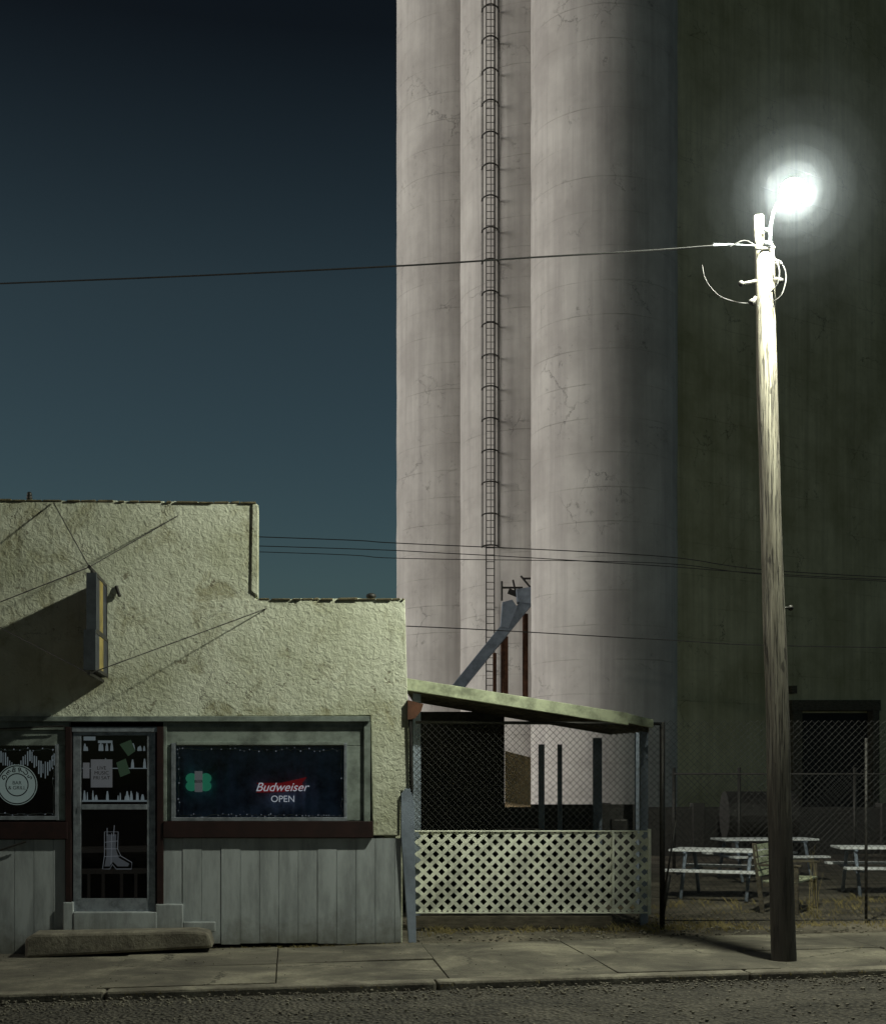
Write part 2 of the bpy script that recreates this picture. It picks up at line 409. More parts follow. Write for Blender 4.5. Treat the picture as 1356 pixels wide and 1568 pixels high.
m.rect(100, 1113, 109, 1386, 0.035, -0.1); m.rect(240, 1113, 250, 1390, 0.035, -0.1)
m.obj("oxblood_sill_and_jambs", REDP, shop, bev=0.004)
m = M()
m.rect(96, 1382, 112, 1428, 0.05, -0.1); m.rect(238, 1385, 280, 1427, 0.05, -0.1)
m.rect(112, 1397, 240, 1427, 0.06, -0.1); m.rect(280, 1412, 330, 1428, 0.04, 0)
m.obj("threshold_blocks", SIDING, shop, bev=0.012)
m = M()
m.prism([(38, 1468), (38, 1438), (50, 1431), (180, 1428), (300, 1426), (320, 1430), (326, 1452)], 0.42, 0.0)
m.obj("concrete_doorstep", KERBM, shop, bev=0.03)
m = M(); m.rect(268, 1142, 529, 1253, -0.03, -0.036); m.rect(-420, 1142, 86, 1253, -0.03, -0.036); m.rect(124, 1126, 225, 1376, -0.02, -0.026)
m.obj("panes", GLASS, shop)
def curtain(x0, x1, y0, y1, w, amp=0.022):
    m = M(); n = 200; vs = []
    for i in range(n+1):
        x = x0+(x1-x0)*i/n
        a = amp*math.sin(i*0.42+1.6*math.sin(i*0.09))*(0.6+0.4*math.sin(i*.05))
        vs += [pw(x, y1, w+a), pw(x, y0, w+a*0.5)]
    return m.add(vs, [(2*i, 2*i+2, 2*i+3, 2*i+1) for i in range(n)]).obj("curtain", CURT, shop, True)
curtain(262, 535, 1138, 1260, -0.135)
BULB = mat_emit("fairy_light_bulb", (0.8, 0.9, 1.0), 0.12, (0.4, 0.4, 0.4))
m = M(); mb = M()
def garland(x0, y0, x1, y1, dx):
    L = math.hypot(x1-x0, y1-y0); n = int(L/dx); p = []
    for i in range(n+1):
        t = i/n; p.append(pw(x0+(x1-x0)*t+random.uniform(-1.5, 1.5), y0+(y1-y0)*t+random.uniform(-2, 2), -0.06))
        if random.random() < .4: mb.ball(p[-1]+Vector((0, 0, random.uniform(-.012, .012))), random.uniform(.004, .009), 6, 4)
    m.tube(p, 0.004, 4)
garland(273, 1148, 524, 1148, 7); garland(273, 1249, 524, 1249, 4); garland(274, 1148, 274, 1248, 6); garland(523, 1148, 523, 1248, 8)
garland(-100, 1148, 80, 1148, 7); garland(82, 1150, 82, 1248, 8); garland(-100, 1247, 80, 1247, 6)
m.obj("string_light_cable", LATT, shop); mb.obj("string_light_bulbs", BULB, shop, True)
REDN = mat_emit("red_sign", (0.55, 0.02, 0.03), 0.12, (0.3, 0.01, 0.02)); WHN = mat_emit("white_tube", (0.85, 0.9, 0.95), 0.35)
M().prism([(392, 1214), (400, 1204), (392, 1199), (430, 1199), (470, 1190), (462, 1200), (468, 1208), (432, 1213)], -0.07, -0.08).obj("red_sign_panel", REDN, shop)
text("beer_lettering", "Budweiser", 0.14, pw(431, 1206, -0.06), WHN, shop, 0.35, 0.0)
text("open_lettering", "OPEN", 0.105, pw(433, 1224, -0.06), WHN, shop, 0, 0.0)
GRN = mat_emit("green_card", (0.05, 0.45, 0.25), 0.2, (0.05, 0.3, 0.15))
m = M()
for i, (cx, cy) in enumerate(((293, 1192), (315, 1192), (293, 1204), (315, 1204))):
    m.prism([(cx+9*math.cos(a*math.pi/6), cy+8*math.sin(a*math.pi/6)) for a in range(12)], -0.065-i*.002, -0.08)
m.obj("shamrock_sign", GRN, shop)
M().rect(298, 1181, 310, 1213, -0.055, -0.062).obj("shamrock_card", mat_emit("card_paper", (0.6, 0.6, 0.6), 0.1, (0.6, 0.6, 0.6)), shop)
text("shamrock_lettering", "BEER", 0.045, pw(304, 1197, -0.05), BLACK, shop)
DISC = mat_emit("round_sign_face", (0.5, 0.62, 0.55), 0.2, (0.45, 0.5, 0.45))
m = M(); m.prism([(26+31*math.cos(a*math.pi/20), 1202+31*math.sin(a*math.pi/20)) for a in range(40)], -0.1, -0.11); m.obj("round_window_sign", DISC, shop)
m = M()
for rr in (29, 17): m.tube([pw(26+rr*math.cos(a*math.pi/20), 1202+rr*math.sin(a*math.pi/20), -0.095) for a in range(40)], 0.006, 4, closed=True)
m.obj("round_sign_ring", BLACK, shop)
for i, ch in enumerate("GEBRUS"):
    a = R(150-24*i); text("sign_letter", ch, 0.075, pw(26+23*math.cos(a), 1202-23*math.sin(a), -0.094), BLACK, shop, 0, .001, -(R(90)-a))
text("sign_lettering", "BAR\n& GRILL", 0.055, pw(26, 1203, -0.094), BLACK, shop)
LITE = mat_emit("lit_back_bar", (0.6, 0.72, 0.75), 0.13, (0.4, 0.4, 0.4))
m = M()
for i in range(34):
    x = -30+i*3.4; yy = 1160+10*math.sin(i*.5); m.rect(x, yy+random.uniform(-3, 3), x+random.uniform(1, 2.2), yy+random.uniform(10, 24), -1.2, -1.21)
m.obj("back_bar_glassware", LITE, shop)
m = M()
m.rect(139, 1163, 172, 1206, -0.03, -0.034); m.rect(127, 1168, 137, 1192, -0.03, -0.034)
m.obj("door_notices", mat_emit("notice_paper", (0.6, 0.6, 0.6), 0.10, (0.6, 0.6, 0.6)), shop)
text("notice_lettering", "LIVE\nMUSIC\nFRI SAT", 0.055, pw(155.5, 1184, -0.018), BLACK, shop)
m = M()
for i in range(40):
    x = random.uniform(128, 222); y = random.choice([1150, 1176, 1226, 1226]); p = pw(x, y, -0.9-random.random()*.3)
    h = random.uniform(.05, .12); r = random.uniform(.008, .02)
    m.tube([p, p+Vector((0, 0, h*.6)), p+Vector((0, 0, h*.75)), p+Vector((0, 0, h))], r, 6, r*.4)
m.rect(124, 1226, 226, 1228, -0.8, -1.2); m.rect(124, 1176, 226, 1177, -0.9, -1.2)
m.rect(150, 1134, 172, 1138, -0.5, -0.51); m.rect(128, 1128, 146, 1134, -0.55, -0.56)
m.obj("back_bar_bottles", LITE, shop)
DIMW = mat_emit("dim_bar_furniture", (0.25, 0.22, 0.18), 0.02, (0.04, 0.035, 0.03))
m = M()
for x in (136, 158, 186, 208):      # bar stools and counter inside
    p = pw(x, 1300, -1.6); m.tube([Vector((p.x, p.y, 0.0)), Vector((p.x, p.y, .72))], .02, 6); m.tube([Vector((p.x, p.y, .72)), Vector((p.x, p.y, .77))], .16, 14)
m.fbox(-5.5, -2.5, -2.6, -2.1, 1.0, 1.06)
m.obj("bar_counter_and_stools", DIMW, shop)
GR2 = mat_emit("dim_green_card", (0.2, 0.35, 0.2), 0.08, (0.1, 0.2, 0.1))
m = M(); m.prism([(183, 1140), (200, 1133), (207, 1150), (196, 1158)], -0.5, -0.52); m.prism([(178, 1168), (192, 1162), (199, 1184), (184, 1190)], -0.5, -0.53)
m.obj("hanging_ornaments", GR2, shop)
BOOT = mat_emit("boot_sign_tube", (0.6, 0.65, 0.7), 0.12, (0.3, 0.3, 0.3))
SILV = mat_emit("silver_card", (0.3, 0.32, 0.34), 0.12, (0.12, 0.13, 0.14))
m = M()
m.prism([(163, 1278), (178, 1278), (177, 1300), (182, 1314), (198, 1323), (196, 1327), (180, 1327), (173, 1320), (168, 1327), (160, 1327), (163, 1310)], -0.045, -0.05)
m.obj("boot_sign_body", SILV, shop)
m = M()
bo = [(160, 1274), (181, 1274), (180, 1300), (185, 1311), (202, 1321), (201, 1331), (178, 1331), (172, 1324), (168, 1331), (157, 1331), (160, 1310)]
m.tube([pw(a, b, -0.04) for a, b in bo], 0.004, 5, closed=True)
m.tube([pw(164, 1268, -0.04), pw(164, 1280, -0.04)], 0.004, 4); m.tube([pw(175, 1264, -0.04), pw(174, 1280, -0.04)], 0.004, 4)
for (a, b, c, d) in ((160, 1290, 180, 1288), (160, 1300, 180, 1300), (159, 1312, 184, 1311), (171, 1276, 170, 1324)): m.tube([pw(a, b, -0.04), pw(c, d, -0.04)], 0.003, 4)
m.obj("boot_sign_tube", BOOT, shop)
m = M(); m.tube([pw(98, 1112, 0.06), pw(0, 1116, 0.06)], 0.01); m.tube([pw(0, 1302, 0.06), pw(40, 1289, 0.06)], 0.012)
m.tube([pw(178, 898, 0.0), pw(183, 913, 0.05)], 0.02); m.obj("wall_fixings", DKMET, shop)
m = M(); m.tube([pw(628, 1105, 0.03), pw(631, 1210, 0.03)], 0.016); m.obj("downpipe", DKMET, shop)
m = M(); m.prism([(624, 1072), (648, 1078), (645, 1088), (636, 1100), (624, 1102)], 0.05, -0.2); m.obj("bracket_end", RUST, shop)

# ------------------------------------------------------------ blade sign
bs = root("projecting_sign")
uS = -3.50
CABS = ((3.49, 4.08, 0.04, 0.86, 0.09), (3.07, 3.47, 0.04, 0.98, 0.11))
m = M(); md = M()
for (z0, z1, wa, wb, th) in CABS:
    wm = wa+(wb-wa)*0.34; wn = wa+(wb-wa)*0.66
    md.fbox(uS-th/2, uS+th/2, wa, wm, z0, z1); m.fbox(uS-th/2, uS+th/2, wm+.001, wn, z0, z1); md.fbox(uS-th/2, uS+th/2, wn+.001, wb, z0, z1)
m.obj("sign_face", OCHRE, bs, bev=0.004); md.obj("sign_side_panels", mat_simple("dark_blue_sign_paint", (0.03, 0.035, 0.05), 0.5), bs, bev=0.004)
m = M(); ml = M()
for (z0, z1, wa, wb, th) in CABS:
    e = 0.012; h = th/2+0.006
    ml.fbox(uS-h, uS+h, wb-0.03, wb+e, z0-e, z1+e); m.fbox(uS-h, uS+h, wa-e, wa+0.03, z0-e, z1+e)
    m.fbox(uS-h, uS+h, wa+0.031, wb-0.031, z1-0.02, z1+e+0.001); m.fbox(uS-h, uS+h, wa+0.031, wb-0.031, z0-e-0.001, z0+0.02)
m.tube([FW(uS, -0.05, 4.13), FW(uS, 1.02, 4.13)], 0.02); m.tube([FW(uS, -0.05, 3.02), FW(uS, 1.03, 3.02)], 0.02)
m.tube([FW(uS, 0.4, 4.08), FW(uS, 0.4, 4.13)], 0.02); m.tube([FW(uS, 0.8, 4.08), FW(uS, 0.8, 4.13)], 0.02)
m.obj("sign_frame", DKMET, bs); ml.obj("sign_front_edge", mat_simple("grey_sign_edge", (0.05, 0.06, 0.07), 0.6), bs)
m = M()
tip = FW(uS, 1.0, 4.13); tipl = FW(uS, 1.0, 3.02)
for p in (pw(272, 790, 0.01), pw(82, 770, 0.01), pw(0, 922, 0.01)): m.tube([tip, p], 0.006, 5)
for p in (pw(408, 932, 0.01), pw(-60, 930, 0.01)): m.tube([tipl, p], 0.006, 5)
m.obj("guy_wires", DKMET, bs)

# ------------------------------------------------------------ street lamp pole
sl = root("street_lamp")
PD = 13.3
cent = [(1201, 1480, .128), (1197, 1350, .124), (1192, 1200, .120), (1186, 1000, .114), (1180, 800, .107), (1175, 600, .102), (1171, 450, .098), (1169, 377, .096)]
m = M(); n = 24; dense = []
for i in range(len(cent)-1):
    for k in range(12):
        t = k/12; a, b = cent[i], cent[i+1]; dense.append([a[j]+(b[j]-a[j])*t for j in range(3)])
dense.append(list(cent[-1]))
vs = []
for (px, py, r) in dense:
    c = at(px, py, PD)
    c.x += 0.012*noise.noise(Vector((c.z*.6, 3, 3)))
    for j in range(n):
        f = 2*math.pi*j/n; rr = r*(1+0.07*noise.noise(Vector((math.cos(f)*1.5, math.sin(f)*1.5, c.z*1.2)))+0.03*noise.noise(Vector((math.cos(f)*5, math.sin(f)*5, c.z*.8))))
        vs.append(c+Vector((rr*math.cos(f), rr*math.sin(f), 0)))
fs = [(i*n+j, i*n+(j+1) % n, (i+1)*n+(j+1) % n, (i+1)*n+j) for i in range(len(dense)-1) for j in range(n)]
fs += [tuple(range((len(dense)-1)*n, len(dense)*n))]
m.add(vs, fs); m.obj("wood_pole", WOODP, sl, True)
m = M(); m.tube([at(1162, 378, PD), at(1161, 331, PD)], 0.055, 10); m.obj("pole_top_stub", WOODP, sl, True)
LD = 12.75
lampc = at(1214, 293, LD)
m = M()
arm = [at(1178, 378, PD-.12), at(1179, 345, PD-.15), at(1183, 325, PD-.22), at(1190, 311, PD-.3), at(1199, 303, LD+.12), at(1208, 297, LD+.02)]
m.tube(arm, 0.018, 8); m.tube([at(1170, 352, PD-.1), at(1180, 352, PD-.15)], 0.022, 8)
m.tube([at(1170, 372, PD-.1), at(1180, 372, PD-.15)], 0.022, 8)
m.obj("curved_arm", ALU, sl, True)
m = M(); m.ball(lampc+Vector((0, 0.06, 0.11)), 0.08, 14, 8, 0.5); m.obj("lamp_housing", ALU, sl, True)
m = M(); m.ball(lampc, 0.125, 12, 8, 0.95)
LAMP = mat_emit("lamp_glass_lit", (0.97, 1.0, 0.82), 4100.0, sample=True); m.obj("lamp_globe", LAMP, sl, True)
# added scattering shells that give the lamp its soft glow halo
for rad, dens in ((0.28, 0.0045), (0.42, 0.0022), (0.60, 0.0013), (0.85, 0.0007), (1.15, 0.0004), (1.60, 0.00026)):
    mm = bpy.data.materials.new("lamp_halo_shell"); mm.use_nodes = True; nt = mm.node_tree
    nt.nodes.remove(nt.nodes["Principled BSDF"])
    vsn = nd(nt, "ShaderNodeVolumeScatter"); vsn.inputs["Density"].default_value = dens; vsn.inputs["Color"].default_value = (0.78, 0.86, 1.0, 1)
    nt.links.new(vsn.outputs[0], nt.nodes[0].inputs["Volume"])
    m = M(); m.ball(lampc, rad, 32, 20); m.obj("lamp_halo_shell", mm, sl, True)
m = M()
m.tube([at(1157, 381, PD-.11), at(1186, 379, PD-.11)], 0.014); m.tube([at(1157, 430, PD-.12), at(1135, 435, PD-.2)], 0.018)
m.tube([at(1156, 455, PD-.12), at(1152, 466, PD-.16)], 0.02); m.tube([at(1186, 428, PD-.12), at(1196, 430, PD-.2)], 0.03)
m.ball(at(1190, 404, PD-.15), .035); m.ball(at(1134, 434, PD-.2), .03); m.ball(at(1150, 462, PD-.15), .03)
m.ball(at(1210, 931, PD), .03); m.tube([at(1195, 931, PD), at(1210, 931, PD)], .012)
m.obj("insulators_and_bolts", DKMET, sl, True)
def arc(pts, k=8):
    out = []
    P = [Vector(p) for p in pts]; P = [P[0]]+P+[P[-1]]
    for i in range(1, len(P)-2):
        for s in range(k):
            t = s/k; a, b, c, d = P[i-1:i+3]
            out.append(0.5*((2*b)+(c-a)*t+(2*a-5*b+4*c-d)*t*t+(3*b-a-3*c+d)*t**3))
    out.append(P[-1]); return out
CABLE = mat_simple("weathered_black_cable", (0.02, 0.02, 0.02), 0.8)
m = M()
m.tube(arc([at(1182, 396, PD-.12), at(1196, 402, PD-.2), at(1203, 425, PD-.2), at(1196, 452, PD-.2), at(1184, 461, PD-.12)]), 0.007)
m.tube(arc([at(1180, 385, PD-.12), at(1192, 410, PD-.2), at(1190, 435, PD-.2), at(1178, 448, PD-.12)]), 0.007)
m.tube(arc([at(1075, 406, 13.4), at(1080, 428, 13.3), at(1100, 452, 13.25), at(1130, 463, 13.2), at(1156, 464, 13.15)]), 0.004)
m.tube(arc([at(1160, 470, PD-.14), at(1170, 440, PD-.16), at(1184, 470, PD-.14)]), 0.006)
m.tube(arc([at(1160, 378, 13.2), at(1140, 368, 13.25), at(1118, 377, 13.3)]), 0.005)
m.obj("wire_loops", CABLE, sl)
m = M(); m.tube([at(1092, 375, 13.35), at(1116, 374, 13.33)], 0.016, 8, 0.010); m.tube([at(1116, 374, 13.33), at(1158, 376, 13.2)], 0.007)
m.obj("cable_clamp", ALU, sl)

# ------------------------------------------------------------ overhead cables
def cable(pts, r):
    m = M(); m.tube(arc(pts, 10), r, 6); return m.obj("power_line", CABLE)
cable([at(-900, 468, 18.5), at(-300, 446, 17), at(0, 434, 16.2), at(300, 422, 15.5), at(610, 407, 14.7), at(815, 394, 14.2), at(1000, 383, 13.7), at(1100, 375.5, 13.35)], 0.0095)
cable([at(-900, 780, 30), at(395, 822, 30), at(615, 832, 30), at(1000, 851, 30), at(1200, 875, 30), at(1700, 900, 30)], 0.011)
cable([at(-900, 800, 30), at(395, 836, 30), at(700, 848, 30), at(1000, 866, 30), at(1200, 880, 30), at(1700, 905, 30)], 0.010)
cable([at(-900, 810, 30), at(395, 845, 30), at(615, 855, 30), at(1000, 862, 30), at(1200, 882, 30), at(1700, 906, 30)], 0.009)
cable([at(-900, 935, 24), at(200, 948, 24), at(625, 959, 24), at(1000, 979, 24), at(1200, 989, 24), at(1700, 996, 24)], 0.0095)

# ------------------------------------------------------------ grain silos
def silo(cx, cy, r, h, mat=SILO):
    e = root("grain_silo", (cx, cy, 0)); m = M(); n = 128; vs = []
    zs = lin(-0.6, h, 60)
    for z in zs:
        for j in range(n):
            f = 2*math.pi*j/n; rr = r+0.03*noise.noise(Vector((math.cos(f)*2, math.sin(f)*2, z*0.8+cx)))
            vs.append((cx+rr*math.cos(f), cy+rr*math.sin(f), z))
    fs = [(i*n+j, i*n+(j+1) % n, (i+1)*n+(j+1) % n, (i+1)*n+j) for i in range(len(zs)-1) for j in range(n)]
    fs.append(tuple(range((len(zs)-1)*n, len(zs)*n)))
    m.add(vs, fs); m.obj("concrete_shell", mat, e, True)
    M().add([(cx+(r+.12)*math.cos(2*math.pi*j/64), cy+(r+.12)*math.sin(2*math.pi*j/64), z) for z in (h, h+.4) for j in range(64)],
            [(j, (j+1) % 64, 64+(j+1) % 64, 64+j) for j in range(64)]+[tuple(range(64, 128)), tuple(range(63, -1, -1))]).obj("roof_slab", mat, e)
    return e
silo(0.92, 68.5, 3.35, 50); silo(4.18, 61.0, 3.37, 50); silo(6.64, 54.0, 3.0, 50)
eh = root("grain_elevator_house")
a0 = Vector((9.0, 54.6, 0)); dirw = Vector((math.cos(R(33)), math.sin(R(33)), 0)); nb = Vector((-dirw.y, dirw.x, 0))
m = M(); Lw = 26; bk = Vector((2.5, 12, 0))
c0, c1 = a0, a0+dirw*Lw; c2, c3 = c1+bk, c0+bk
m.hexa([c0+Vector((0, 0, -.6)), c1+Vector((0, 0, -.6)), c1+Vector((0, 0, 50)), c0+Vector((0, 0, 50)), c3+Vector((0, 0, -.6)), c2+Vector((0, 0, -.6)), c2+Vector((0, 0, 50)), c3+Vector((0, 0, 50))])
m.obj("concrete_walls", HOUSE, eh)
def onwall(px, py, off):
    k = (px-HX)/FOC; b = a0 - nb*off
    s = (k*b.y-b.x)/(dirw.x-k*dirw.y); q = b+dirw*s
    return Vector((q.x, q.y, CAMZ+(HY-py)/FOC*q.y))
def wallpr(m, x0, y0, x1, y1, o0, o1):
    fr = [onwall(x0, y1, o0), onwall(x1, y1, o0), onwall(x1, y0, o0), onwall(x0, y0, o0)]
    m.hexa(fr+[p+nb*(o0-o1) for p in fr])
m = M(); wallpr(m, 1228, 1092, 1336, 1262, 0.04, -0.02); m.obj("door_leaf", BLACK, eh)
m = M(); wallpr(m, 1214, 1080, 1228, 1262, 0.35, 0); wallpr(m, 1336, 1080, 1346, 1262, 0.35, 0); wallpr(m, 1212, 1072, 1348, 1088, 0.4, 0)
wallpr(m, 1212, 1050, 1220, 1062, .2, 0); m.obj("door_surround", WOOD, eh)

lad = root("caged_ladder")
m = M(); lx, ly = 2.10, 58.0
top = 40.0; botc = CAMZ+(HY-838)/FOC*ly; botl = CAMZ+(HY-1060)/FOC*ly
for s in (-0.18, 0.18): m.box(lx+s-.025, lx+s+.025, ly-.02, ly+.02, botl, top)
z = botl
while z < top: m.tube([(lx-.18, ly, z), (lx+.18, ly, z)], 0.016, 5); z += 0.305
m.obj("ladder", DKMET, lad)
m = M(); z = botc
while z < top:
    P = [(lx+0.38*math.cos(math.pi*(1+j/12)), ly+0.05+0.62*math.sin(math.pi*(1+j/12)), z) for j in range(13)]
    m.tube(P, 0.035, 5); z += 1.40
for j in (0, 2, 4, 6, 8, 10, 12):
    f = math.pi*(1+j/12); p = (lx+0.38*math.cos(f), ly+0.05+0.62*math.sin(f)); m.tube([(p[0], p[1], botc), (p[0], p[1], top)], 0.02, 4)
z = botl+1
while z < top:
    for s in (-.17, .17): m.tube([(lx+s, ly, z), (lx+s, ly+.6, z)], .015, 4)
    z += 2.8
m.obj("safety_cage", DKMET, lad)

chute = root("grain_spout")
m = M(); CD = 54.6
def beam(m, a, b, wx, wz):
    a, b = Vector(a), Vector(b); d = (b-a).normalized(); e1 = Vector((0, 1, 0)); e2 = d.cross(e1).normalized()
    q = lambda p, s, t: p+e1*s*wx/2+e2*t*wz/2
    m.hexa([q(a, -1, -1), q(a, 1, -1), q(a, 1, 1), q(a, -1, 1), q(b, -1, -1), q(b, 1, -1), q(b, 1, 1), q(b, -1, 1)])
beam(m, at(690, 1066, CD), at(818, 908, CD), .6, .46)
m.obj("sloping_leg", BLUEG, chute, bev=.02)
m = M(); m.dprism([(769, 922), (784, 918), (792, 930), (778, 962), (766, 960)], CD-.4, .5); m.dprism([(790, 902), (816, 898), (816, 925), (792, 922)], CD-.4, .6); m.obj("spout_head", BLUEG, chute, bev=.02)
m = M()
for a, b in (((768, 890), (768, 920)), ((785, 888), (790, 912)), ((797, 882), (812, 900)), ((768, 900), (800, 900)), ((800, 886), (814, 886)), ((752, 1000), (775, 975))): m.tube([at(*a, CD), at(*b, CD)], .045, 5)
m.tube([at(778, 905, CD), at(796, 912, CD)], 0.12, 8); m.obj("spout_railing", DKMET, chute)
m = M(); m.tube([at(772, 975, CD+.4), at(772, 1075, CD+.4)], 0.16, 10); m.tube([at(757, 1000, CD+.4), at(757, 1075, CD+.4)], 0.08, 8); m.tube([at(804, 940, CD+.4), at(804, 1075, CD+.4)], 0.12, 8)
m.obj("rusty_downspouts", RUST, chute)

# ------------------------------------------------------------ patio: lean-to, fence, lattice
lean = root("patio_lean_to")
FD = 16.5
A = at
m = M()
f0, f1 = A(620, 1038, FD-.25), A(962, 1092, FD-.25); th = Vector((0, 0, .15)); back = Vector((0, 0.09, 0))
m.hexa([f0-th, f1-th, f1, f0, f0-th+back, f1-th+back, f1+back, f0+back])
g1 = A(1000, 1102, FD-.1)
m.hexa([f1-th*.8+Vector((.002, .02, 0)), g1-th*.7, g1, f1+Vector((.002, .02, -.01)), f1-th*.8+back, g1-th*.7+back, g1+back, f1+back])
m.obj("front_fascia", GREENB, lean, bev=.006)
m = M(); dep = Vector((0, 4.2, 0.12))
t2 = Vector((0, 0.1, -.015)); t3 = Vector((0, .1, -.05))
m.hexa([f0+t3, g1+t3, g1+t2, f0+t2, f0+t3+dep, g1+t3+dep, g1+t2+dep, f0+t2+dep]); m.obj("roof_sheet", DKMET, lean)
m = M()
for i in range(7):
    o = Vector((0, 0.35+i*.6, 0.01+i*.017)); a, b = f0+o-Vector((0, 0, .06)), g1+o-Vector((0, 0, .06))
    m.hexa([a-Vector((0, 0, .1)), b-Vector((0, 0, .1)), b, a]+[p+back*.5 for p in (a-Vector((0, 0, .1)), b-Vector((0, 0, .1)), b, a)])
m.obj("rafters", WOOD, lean)
m = M()
def post(m, px, top, d, w=.1):
    p = A(px, top, d); m.box(p.x-w/2, p.x+w/2, d, d+w, gz(p.x)-.1, p.z)
post(m, 829, 1140, 20.2, .09); post(m, 857, 1140, 20.2, .07); post(m, 915, 1130, 20.0, .13); post(m, 979, 1118, 19.5, .12); post(m, 986, 1118, 16.75, .1); post(m, 638, 1060, 16.7, .1)
m.obj("posts", BLUEG, lean, bev=.005)
m = M(); m.dprism([(773, 1236), (812, 1236), (812, 1160), (773, 1150)], 17.4, .03); m.obj("plywood_board", PLY, lean)
m = M()
p0, p1 = A(640, 1232, 20.3), A(992, 1232, 20.3); m.box(p0.x-.1, p1.x, 20.3, 20.4, 0, p0.z)
q0, q1, qz = A(600, 0, 20.45), A(772, 0, 20.45), A(0, 1090, 20.45); m.box(q0.x, q1.x, 20.45, 20.52, 0, qz.z)
m.obj("dark_rear_boarding", DKMET, lean)
m = M(); m.box(0.3, 1.5, 19.5, 20.0, 0, 1.15); m.box(1.7, 2.3, 19.2, 19.7, 0, .95); m.box(2.5, 2.75, 19.4, 19.6, 0, 1.3); m.obj("stacked_crates", DKMET, lean, bev=.02)

def mesh_wires(m, x0, x1, z0, z1, y, cell, r, warp=0.0):
    W, H = x1-x0, z1-z0
    for sgn in (1, -1):
        c = -H
        while c < W:
            a, b = max(c, 0), min(c+H, W)
            if b > a+.01:
                P = []
                k = max(2, int((b-a)/.5))
                for i in range(k+1):
                    xx = a+(b-a)*i/k; hh = xx-c
                    zz = hh if sgn > 0 else H-hh
                    X = x0+xx; Z = z0+zz
                    P.append((X, y+sgn*r*.8+warp*noise.noise(Vector((X*.8, Z*.8, 2))), Z))
                m.tube(P, r, 3)
            c += cell
    return m
fence = root("chain_link_fence")
x0 = A(636, 0, FD).x; x1 = A(1012, 0, FD).x; x2 = 9.5
ztop = A(0, 1106, FD).z
m = M(); mesh_wires(m, x0, x1, A(0, 1272, FD).z, ztop, FD, .085, .0028, .02)
mesh_wires(m, x1+.03, x2, gz(4)+.03, ztop+.02, FD, .085, .0024, .06); m.obj("wire_mesh", GALV, fence)
m = M()
m.tube([(x0, FD+.01, ztop), (x1, FD+.01, ztop-.02)], .02, 8)
for xx in (x1+.02, ): m.tube([(xx, FD+.04, -.1), (xx, FD+.04, ztop+.0)], .035, 10)
for xx in (x1+2.6, x1+5.4): m.tube([(xx, FD+.04, -.1), (xx, FD+.04, ztop-.2)], .02, 10)
m.tube([(x1, FD+.01, gz(3)+.06), (x2, FD+.01, gz(6)+.05)], .008, 5)
m.tube([A(1012, 1395, FD), A(1035, 1255, FD-.05)], .012, 6)
m.tube([A(1014, 1400, FD), A(1024, 1340, FD)], .03, 6)
m.obj("posts_and_rails", DKMET, fence, True)
fe2 = root("chain_link_fence")
m = M(); mesh_wires(m, 4.6, 14, 0.05, 2.0, 26, .12, .004, .05); m.obj("wire_mesh", GALV, fe2)
m = M()
for xx in (4.6, 5.9, 8.2, 10.8, 13.4): m.tube([(xx, 26.03, -.1), (xx, 26.03, 2.15)], .035, 8)
m.tube([(4.6, 26, 2.02), (14, 26, 2.02)], .02, 6); m.obj("posts_and_rails", DKMET, fe2, True)

lat = root("lattice_screen")
m = M(); lx0, lx1 = A(637, 0, FD).x, A(990, 0, FD).x; lz0, lz1 = A(0, 1396, FD).z, A(0, 1274, FD).z
def strips(m, x0, x1, z0, z1, y, cell, w):
    W, H = x1-x0, z1-z0
    for sgn in (1, -1):
        c = -H
        while c < W:
            a, b = max(c, 0), min(c+H, W)
            if b > a+.03:
                yy = y-(.008 if sgn > 0 else 0)+random.uniform(-.001, .001)
                pp = [(x0+xx, z0+(hh if sgn > 0 else H-hh)) for (xx, hh) in ((a, a-c), (b, b-c))]
                (ax, az), (bx, bz) = pp; dx, dz = (bx-ax), (bz-az); L = math.hypot(dx, dz); nx, nz = -dz/L*w/2, dx/L*w/2
                m.hexa([(ax-nx, yy, az-nz), (bx-nx, yy, bz-nz), (bx+nx, yy, bz+nz), (ax+nx, yy, az+nz), (ax-nx, yy+.006, az-nz), (bx-nx, yy+.006, bz-nz), (bx+nx, yy+.006, bz+nz), (ax+nx, yy+.006, az+nz)])
            c += cell
strips(m, lx0, lx1, lz0, lz1, FD-.06, .150, .046)
m.obj("lattice_strips", LATT, lat)
m = M(); sx = A(937, 0, FD).x
m.box(lx0-.02, lx1+.02, FD-.085, FD-.045, lz1, lz1+.02); m.box(lx0-.02, lx1+.02, FD-.085, FD-.045, lz0-.02, lz0)
m.box(lx1, lx1+.04, FD-.087, FD-.043, lz0-.04, lz1+.04); m.box(sx-.015, sx+.015, FD-.09, FD-.069, lz0, lz1)
m.obj("lattice_frame", LATT, lat, bev=.004)
m = M(); m.box(lx0-.02, A(935, 0, FD).x, FD-.1, FD+.0, lz0-.2, lz0-.05); m.obj("base_board", WOOD, lat, bev=.006)

